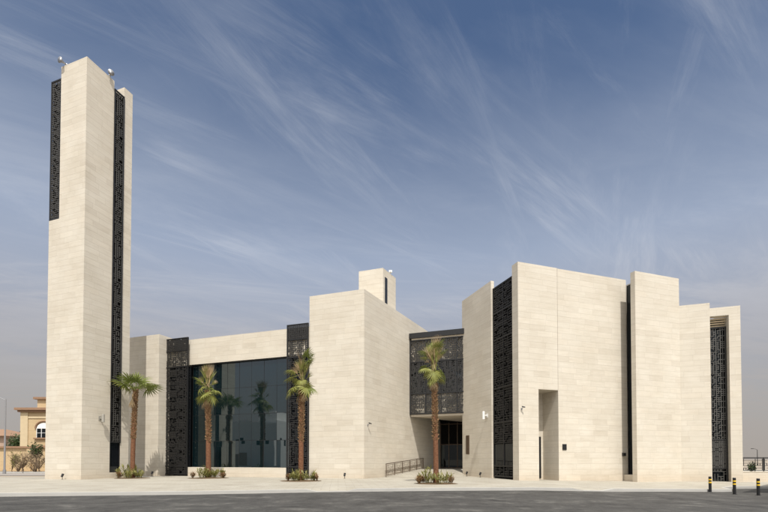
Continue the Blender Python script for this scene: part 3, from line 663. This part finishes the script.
def palm(x, y, h, lean, label, kind, seed, trunk_r=.235, crown=1.0):
    rnd = random.Random(seed); z = .15 + G(x)
    r = empty('palm_tree', (x, y, z), label, 'palm tree', 'fan palms in front of the mosque')
    n = 26; pts = []; rad = []
    for i in range(n + 1):
        f = i / n; pts.append((x + lean[0] * f * f, y + lean[1] * f * f, z - .05 + f * (h + .05)))
        rr = trunk_r * (1.0 - .2 * f + .18 * max(0, 1 - f * 9)) * (1 + rnd.uniform(-.035, .035)); rad.append(rr)
    m = MB(); m.tube(pts, rad, 18); m.build('trunk', TRUNK, r, smooth=True)
    # cut leaf bases, thicker towards the crown
    m = MB(); zb0 = .45 if kind == 'open' else .40
    zz = zb0 * h; k = 0
    while zz < h + .1:
        f = zz / h; rr = trunk_r * (1 - .2 * f); cx = x + lean[0] * f * f; cy = y + lean[1] * f * f
        nn = 9
        for j in range(nn):
            th = 2 * math.pi * (j + (k % 2) * .5 + rnd.uniform(-.15, .15)) / nn
            if rnd.random() < .08 + .35 * max(0, 1 - (f - zb0) * 6): continue
            d = Vector((math.cos(th), math.sin(th), 0)); sd_ = Vector((-d.y, d.x, 0)); b = Vector((cx, cy, z + zz)) + d * rr * .9
            out = rnd.uniform(.05, .11) * (1 + .5 * f); up = rnd.uniform(.10, .2); w = rr * .30
            t = b + d * out + Vector((0, 0, up))
            m.face([b - sd_ * w, b + sd_ * w, t + sd_ * w * .7, t - sd_ * w * .7])
            m.face([t - sd_ * w * .7, t + sd_ * w * .7, b + sd_ * w * .8 + Vector((0, 0, up * .9)) - d * .02, b - sd_ * w * .8 + Vector((0, 0, up * .9)) - d * .02])
            m.face([b - sd_ * w, t - sd_ * w * .7, b - sd_ * w * .8 + Vector((0, 0, up * .9))]); m.face([b + sd_ * w, b + sd_ * w * .8 + Vector((0, 0, up * .9)), t + sd_ * w * .7])
        zz += .135; k += 1
    m.build('leaf_bases', BOOT, r)
    top = Vector((lean[0], lean[1], h))
    def frond(mesh, yaw, pitch, roll, sc, dz=0, off=.12):
        o = bpy.data.objects.new('frond', mesh); col.objects.link(o); o.parent = r
        M = Matrix.Rotation(yaw, 4, 'Z') @ Matrix.Rotation(-pitch, 4, 'Y') @ Matrix.Rotation(roll, 4, 'X')
        o.matrix_local = Matrix.Translation(top + Vector((math.cos(yaw) * off, math.sin(yaw) * off, dz))) @ M @ Matrix.Scale(sc, 4)
    ph = rnd.uniform(0, 6)
    if kind == 'open':
        for i in range(7):
            frond(FRM[i % 4] if i % 3 else FRY[i % 4], ph + i * 2.4, R(rnd.uniform(-4, 40)), rnd.uniform(-.5, .5), crown * rnd.uniform(.78, 1.15), rnd.uniform(-.1, .2))
        for i in range(5): frond(FRM[i % 4], ph + .7 + i * 2.4, R(rnd.uniform(38, 66)), rnd.uniform(-.6, .6), crown * rnd.uniform(.75, .95), .2, .06)
        for i in range(3): frond(FRD[i % 3], ph + 2.2 + i * .5, R(rnd.uniform(-85, -70)), rnd.uniform(-.5, .5), 1.0, -.15, .16)
    else:
        nsk = 9
        for i in range(nsk):
            mesh = (FRY if rnd.random() < .6 else FRM)[i % 4]
            frond(mesh, ph + i * 2.4, R(rnd.uniform(-82, -22)), rnd.uniform(-.5, .5), crown * rnd.uniform(.55, 1.05), rnd.uniform(-.15, .8), .16)
        for i in range(3): frond(FRD[i % 3], ph + .4 + i * 2.1, R(rnd.uniform(-87, -74)), rnd.uniform(-.5, .5), crown * rnd.uniform(.8, 1.1), rnd.uniform(-.3, .1), .17)
        for i in range(5):
            frond((FRG if i % 2 else FRD)[i % 3], ph + 1 + i * 2.4, R(rnd.uniform(25, 62)), rnd.uniform(-1, 1), crown * rnd.uniform(.6, .9), rnd.uniform(.2, 1.0), .13)
        # tied bundle of upright fronds
        for i in range(13):
            mesh = (FRD if rnd.random() < .5 else FRG)[i % 3]
            frond(mesh, ph + i * 2.4, R(rnd.uniform(79, 89)), rnd.uniform(-1.5, 1.5), rnd.uniform(1.0, 1.4), rnd.uniform(0, .8), .12)
        for i, (yw, pi_, dz) in enumerate(kind):
            frond((FRM if i % 3 else FRY)[i % 4], yw, R(pi_), rnd.uniform(-.4, .4), crown * rnd.uniform(.62, .8), dz, .15)
    return r
palm(-20.25, 35.05, 7.05, (.16, .05), 'fan palm with an open spreading crown beside the minaret', 'open', 3, .185, 1.2)
palm(-14.24, 35.3, 7.0, (-.12, 0), 'fan palm with tied-up fronds in front of the left end of the glass front', [(2.9, 20, .5), (2.6, 5, .7), (3.4, 35, .6), (.2, -20, .3)], 5, .205, .92)
palm(-5.84, 30.6, 6.7, (.06, 0), 'fan palm with a drooping green skirt by the lattice screen left of the central block', [(-.1, 38, 1.35), (.2, 50, 1.5), (-.5, 30, 1.4), (3.3, 10, .9), (-.7, 55, 1.6)], 8, .19, .98)
palm(3.25, 27.2, 6.8, (-.13, 0), 'fan palm with a ragged sparse crown in front of the entrance', [(3.3, 5, 1.0), (1.6, 60, 1.5), (-.3, 55, 1.6), (-1.2, 50, 1.4), (-.1, 35, 1.1), (2.9, 15, 1.3)], 13, .17, .8)

# planting beds and shrubs
def bed(x, y, rx, ry, label):
    z = .15 + G(x); m = MB(); n = 40; rnd = random.Random(int(x * 10))
    ring = [(x + rx * math.cos(2 * math.pi * i / n) * rnd.uniform(.95, 1.03), y + ry * math.sin(2 * math.pi * i / n), z + .012) for i in range(n)]
    for i in range(n):
        a, b = ring[i], ring[(i + 1) % n]; m.face([a, b, (x, y, z + .09)])
        m.face([(a[0], a[1], z - .02), (b[0], b[1], z - .02), b, a])
    tag(m.build('planting_bed', SOIL, None, (x, y, z)), label, 'planting bed', 'round beds at the foot of the palms')
def shrub_mesh(seed, h, w, n, mat, tall=False):
    rnd = random.Random(seed); m = MB()
    for s in range(n):
        th = rnd.uniform(0, 6.28); rr = w * math.sqrt(rnd.random()) ; hh = h * rnd.uniform(.55, 1.05) * (1 - .35 * rr / w)
        b = Vector((math.cos(th) * rr * .4, math.sin(th) * rr * .4, 0)); t = Vector((math.cos(th) * rr, math.sin(th) * rr, hh))
        m.tube([b, b.lerp(t, .5) + Vector((0, 0, .05)), t], [.008, .006, .004], 4, False)
        for q in range(8):
            f = rnd.uniform(.15, 1); c = b.lerp(t, f); a = rnd.uniform(0, 6.28); el = rnd.uniform(.1, 1.3)
            d = Vector((math.cos(a) * math.cos(el), math.sin(a) * math.cos(el), math.sin(el))); ln = rnd.uniform(.12, .24); sv = d.cross(Vector((0, 0, 1)))
            if sv.length < .1: continue
            sv = sv.normalized() * ln * .14
            m.face([c, c + d * ln * .5 - sv, c + d * ln, c + d * ln * .5 + sv])
    o = m.build('shrub', mat); d = o.data; bpy.data.objects.remove(o); return d
SH = [shrub_mesh(1, .66, .42, 17, SHRUB), shrub_mesh(2, .52, .36, 14, SHRUB), shrub_mesh(3, .8, .3, 13, SHRUB), shrub_mesh(4, .4, .18, 9, SHRUBR), shrub_mesh(5, .48, .14, 8, SHRUB)]
def shrubs(x, y, rx, ry, big, small, where, seed, sc=1.0):
    rnd = random.Random(seed); z = .15 + G(x)
    for i in range(big):
        th = 2 * math.pi * (i + rnd.uniform(-.25, .25)) / big; k = rnd.uniform(.25, .75)
        o = bpy.data.objects.new('shrub', SH[i % 3]); col.objects.link(o)
        o.location = (x + math.cos(th) * k, y + math.sin(th) * k, z + .05); o.rotation_euler.z = rnd.uniform(0, 6); q_ = sc * rnd.uniform(.55, 1.2); o.scale = (q_ * .9, q_ * .9, q_ * rnd.uniform(.85, 1.25))
        tag(o, 'leafy green shrub close around the trunk of ' + where, 'shrub', 'leafy shrubs around ' + where)
    for i in range(small):
        th = rnd.choice((rnd.uniform(-.5, .5), rnd.uniform(2.6, 3.6)))
        o = bpy.data.objects.new('small_plant', SH[3 + i % 2]); col.objects.link(o)
        o.location = (x + math.cos(th) * rx * rnd.uniform(.6, .85), y + math.sin(th) * ry * .8, z + .03); o.rotation_euler.z = rnd.uniform(0, 6); o.scale = [sc * rnd.uniform(.9, 1.2)] * 3
        tag(o, ('small reddish plant' if i % 2 == 0 else 'small thin green plant') + ' at the bed edge of ' + where, 'plant', 'small plants by ' + where)
for (x, y, rx, big, small, where, sd_, sc) in ((-20.25, 35.05, 1.35, 6, 2, 'the palm beside the minaret', 21, 1.5), (-14.24, 35.3, 1.6, 5, 5, 'the palm before the glass front', 22, 1.25),
                                    (-5.84, 30.6, 1.45, 7, 4, 'the palm left of the central block', 23, 1.25), (3.25, 27.2, 1.35, 5, 5, 'the palm before the entrance', 24, 1.2)):
    bed(x, y, rx, rx * .8, 'low soil bed with plants under ' + where); shrubs(x, y, rx, rx * .8, big, small, where, sd_, sc)

# ------------------------------------------------------------------ background left
def arch_window(parent, x0, x1, y, z0, z1, zc):
    """arched window on a wall facing -Y: pane, frame, sill, arched hood"""
    xm = (x0 + x1) / 2; w = (x1 - x0) / 2
    arc = [(xm + w * math.cos(t), z1 + (zc - z1) * math.sin(t)) for t in [math.pi * k / 14 for k in range(15)]]
    q = MB(); q.face([(x0, y - .03, z0), (x1, y - .03, z0)] + [(a, y - .03, b) for a, b in arc]); wd = q.build('window', DGLASS, parent)
    q = MB()
    for k in range(4): xx = x0 + (x1 - x0) * k / 3; q.box((xx, y - .06, (z0 + z1) / 2), (.07, .06, z1 - z0))
    q.box((xm, y - .062, z1), (x1 - x0, .06, .08)); q.box((xm, y - .061, (z0 + z1) / 2), (x1 - x0, .05, .05)); q.build('frame', WHITEM, wd)
    q = MB(); q.face([(a, y - .045, b) for a, b in arc]); q.build('fanlight', WHITEP, wd)
    q = MB(); q.tube([(xm + (w + .2) * math.cos(t), y - .08, z1 + (zc - z1 + .25) * math.sin(t)) for t in [math.pi * k / 14 for k in range(15)]], .14, 8); q.build('hood', BROWNP, wd)
    q = MB(); q.box((xm, y - .15, z0 - .14), (x1 - x0 + .7, .36, .2)); q.build('sill', BROWNP, wd)
vl = empty('villa', (-50, 74, 0), 'yellow sandstone villa with a brown cornice and an arched window behind the compound wall', 'house')
m = MB(); m.prism([(-58.4, 70), (-38, 70), (-38, 84), (-58.4, 84)], 0, 9.6); m.build('wall', PLANT_STONE, vl)
m = MB(); m.prism([(-56.4, 70.6), (-38, 70.6), (-38, 83), (-56.4, 83)], 10.0, 11.45); m.build('parapet', PLANT_STONE, vl)
m = MB(); m.prism([(-59.1, 69.3), (-37.5, 69.3), (-37.5, 84.5), (-59.1, 84.5)], 9.6, 9.98); m.prism([(-58.8, 69.6), (-37.6, 69.6), (-37.6, 84.3), (-58.8, 84.3)], 9.3, 9.597); m.build('cornice', BROWNP, vl)
m = MB(); m.prism([(-56.8, 70.2), (-37.7, 70.2), (-37.7, 83.3), (-56.8, 83.3)], 11.45, 11.8); m.build('parapet_cornice', BROWNP, vl)
m = MB(); m.prism([(-58.5, 69.85), (-57.3, 69.85), (-57.3, 69.998), (-58.5, 69.998)], 0, 9.28); m.prism([(-57.29, 69.9), (-38, 69.9), (-38, 69.998), (-57.29, 69.998)], 8.3, 8.6); m.build('pilaster', CREAMP, vl)
arch_window(vl, -55.9, -53.6, 70, 5.2, 6.7, 7.6); arch_window(vl, -50.5, -48.2, 70, 5.2, 6.7, 7.6); arch_window(vl, -55.9, -53.6, 70, 1.4, 2.9, 3.6)
m = MB(); m.prism([(-110, 62), (-40, 62), (-40, 62.3), (-110, 62.3)], 0, 3.3)
for k in range(13): m.prism([(-108 + k * 5.2, 61.8), (-107.4 + k * 5.2, 61.8), (-107.4 + k * 5.2, 61.998), (-108 + k * 5.2, 61.998)], 0, 3.3)
cwl = m.build('compound_wall', PLANT_STONE, None, (-50, 62, 0)); tag(cwl, 'yellow sandstone compound wall with brown coping at the far left', 'wall')
m = MB(); m.prism([(-110, 61.7), (-40, 61.7), (-40, 62.5), (-110, 62.5)], 3.3, 3.55); m.build('coping', BROWNP, cwl)
hs = empty('house', (-100, 108, 0), 'distant brownish house with a pitched roof at the far left edge', 'house')
m = MB(); m.prism([(-112, 102), (-89, 102), (-89, 114), (-112, 114)], 0, 7.2); m.build('wall', PINKP, hs)
m = MB(); b = [(-113, 101, 7.2), (-88, 101, 7.2), (-88, 115, 7.2), (-113, 115, 7.2)]; r_ = [(-107, 108, 9.2), (-94, 108, 9.2)]
m.face([b[0], b[1], r_[1], r_[0]]); m.face([b[1], b[2], r_[1]]); m.face([b[2], b[3], r_[0], r_[1]]); m.face([b[3], b[0], r_[0]]); m.face(b[::-1]); m.build('roof', BROWNP, hs)
for k in range(4):
    q = MB(); q.box((-110 + k * 5.5, 101.97, 4.6), (1.6, .1, 1.6)); q.build('window', DGLASS, hs)

def lamp_post(x, y, h, arm, label, mat=GREYM):
    r = empty('street_lamp', (x, y, 0), label, 'street lamp')
    m = MB(); m.tube([(x, y, 0), (x, y, h * .5), (x, y, h)], [.11, .085, .06], 10); m.tube([(x, y, 0), (x, y, .5)], .16, 10); m.build('pole', mat, r)
    m = MB(); m.tube([(x, y, h - .1), (x + arm * .4, y, h + .18), (x + arm, y, h + .3)], .04, 8); m.build('arm', mat, r)
    m = MB(); m.box((x + arm * 1.15, y, h + .28), (abs(arm) * .5, .28, .12)); m.box((x + arm * 1.15, y, h + .21), (abs(arm) * .4, .2, .03)); m.build('lamp_head', mat, r)
lamp_post(-43.6, 50.0, 8.6, -1.5, 'grey street lamp on a tall pole at the far left edge')
lamp_post(103, 120, 4.4, -1.2, 'thin distant lamp post seen above the fence on the right', DARKM)

def bushy(name, x, y, z, h, w, n, mat, label, cat, seed, twigs=0, trunkh=.0, leaf=.22, group=None):
    rnd = random.Random(seed); r = empty(name, (x, y, z), label, cat, group); m = MB(); o = Vector((x, y, z)); tips = []
    if trunkh: m.tube([o, o + Vector((.05, 0, trunkh))], [w * .07 + .03, w * .05 + .02], 8)
    base = o + Vector((0, 0, trunkh))
    for k in range(max(6, twigs)):
        a = rnd.uniform(0, 6.28); rr = w * rnd.uniform(.4, 1); t = base + Vector((math.cos(a) * rr, math.sin(a) * rr, (h - trunkh) * rnd.uniform(.45, 1)))
        mid = base.lerp(t, .5) + Vector((rnd.uniform(-.1, .1) * w, rnd.uniform(-.1, .1) * w, .12 * h))
        m.tube([base, mid, t], [.03, .018, .008], 5, False); tips += [mid, t, mid.lerp(t, .5)]
        if twigs:
            for q in range(6):
                s0 = mid.lerp(t, rnd.random()); m.tube([s0, s0 + Vector((rnd.uniform(-.4, .4) * w, rnd.uniform(-.4, .4) * w, rnd.uniform(0, .35) * h))], [.012, .005], 4, False)
    m.build('branches', TWIG, r); m = MB()
    for k in range(n):
        c = rnd.choice(tips) + Vector((rnd.gauss(0, .16) * w, rnd.gauss(0, .16) * w, rnd.gauss(0, .1) * h)); c.z = max(c.z, z + .05)
        d = Vector((rnd.gauss(0, 1), rnd.gauss(0, 1), rnd.gauss(0, .8))).normalized(); e2 = d.cross(Vector((rnd.gauss(0, 1), rnd.gauss(0, 1), rnd.gauss(0, 1)))).normalized()
        ln = leaf * rnd.uniform(.6, 1.3); m.face([c, c + d * ln * .5 + e2 * ln * .28, c + d * ln, c + d * ln * .5 - e2 * ln * .28])
    if n: m.build('foliage', mat, r)
bushy('bare_shrub', -45.6, 54.9, 0, 2.6, 1.5, 150, SHRUBR, 'bare twiggy shrub before the compound wall, right of the street lamp', 'shrub', 1, 26, .5, .12)
bushy('bare_shrub', -43.3, 54.6, 0, 2.5, 1.4, 120, SHRUBR, 'reddish twiggy shrub before the compound wall near the minaret', 'shrub', 2, 24, .4, .12)
bushy('green_shrub', -47.9, 56, 0, 2.4, .8, 500, SHRUB, 'green shrub before the compound wall at the left frame edge', 'shrub', 3, 8, .2, .2)
bushy('small_tree', -44.6, 55.8, 0, 3.3, .8, 420, BUSHG, 'small dark green tree with a thin stem before the compound wall', 'tree', 4, 8, 1.6, .3)
bushy('small_tree', -41.2, 57, 0, 3.5, .9, 400, SHRUBR, 'small tree with reddish leaves beside the minaret base', 'tree', 5, 10, .8, .25)
for k, (bx, by, bh, bw_, bm, fol, lb_) in enumerate(((-46.7, 55.6, 2.0, 1.1, SHRUB, 160, 'low straggly green shrub between the lamp pole and the first bare shrub'), (-44.5, 55.4, 1.7, 1.1, SHRUBR, 140, 'low brown shrub between the two bare twiggy shrubs'),
        (-42.2, 55.2, 1.9, 1.0, SHRUB, 170, 'low green shrub right beside the minaret edge at the far left'))):
    bushy('low_shrub', bx, by, 0, bh, bw_, fol, bm, lb_, 'shrub', 40 + k, 22, 0, .14)
bushy('dark_tree', -70.5, 84, 0, 6.3, 2.6, 1600, BUSHG, 'dark green tree rising behind the compound wall left of the villa', 'tree', 6, 10, 2.0, .4)
bushy('bush', 36.3, 43, 0, 1.3, .3, 300, BUSHG, 'dark green bush behind the fence on the right', 'bush', 7, 8, .3, .2)

# ------------------------------------------------------------------ things beyond the frame that reflect or throw shade
cp = empty('added_canopy', (24, 22.5, -.25), 'unseen canopy added right of the view to shade the road edge', 'canopy')  # added out of view to throw the shadow at the road edge
KU = (.75, .66); KV = (.66, -.75); KO = (21.15, 23.5)
m = MB(); m.obox(KO, KU, KV, (0, 9), (0, 4), (2.75, 2.85)); m.build('canopy_sheet', WHITEP, cp)
for a, b in ((.6, .6), (.6, 3.4), (8.4, .6), (8.4, 3.4)):
    q = MB(); p = pt(KO, (KU, a), (KV, b)); 
    if a > 1 or b > 1: q.tube([(*p, -.25), (*p, 2.75)], .06, 8); q.build('post', GREYM, cp)
def far_house(x, y, sx, sy, h, rot, label, mat):
    r = empty('street_house', (x, y, 0), label, 'house', None); u = (math.cos(rot), math.sin(rot)); n = (-math.sin(rot), math.cos(rot))
    m = MB(); m.obox((x, y), u, n, (-sx / 2, sx / 2), (-sy / 2, sy / 2), (0, h)); m.obox((x, y), u, n, (-sx * .2, sx * .3), (-sy * .3, sy * .3), (h, h + 2.6)); m.build('wall', mat, r)
    for k in range(3):
        for z in (5.2,):
            q = MB(); a = -sx / 2 + sx * (k + .5) / 3; q.obox((x, y), u, n, (a - .45, a + .45), (sy / 2 - .02, sy / 2 + .04), (z, z + 1.4)); q.build('window', DGLASS, r)
            q = MB(); a = -sy / 2 + sy * (k + .5) / 3; q.obox((x, y), n, u, (a - .45, a + .45), (sx / 2 - .02, sx / 2 + .04), (z, z + 1.4)); q.build('window', DGLASS, r)
far_house(-70, -8, 11, 13, 10.8, R(-26), 'white villa across the street mirrored in the glass front', WHITEP)
far_house(-56, -21, 7, 8, 8.5, R(-20), 'narrow white villa across the street mirrored at the right of the glass', WHITEP)
far_house(-90, 8, 12, 12, 9.5, R(-20), 'grey white villa across the street mirrored at the left of the glass', WHITEP)
m = MB(); m.obox((-62, -18), (-.42, .907), (.907, .42), (-20, 32), (0, .3), (0, 3.0)); tag(m.build('street_wall', PINKP, None, (-62, -18, 0)), 'brown street wall across the road seen only as a reflection', 'wall')
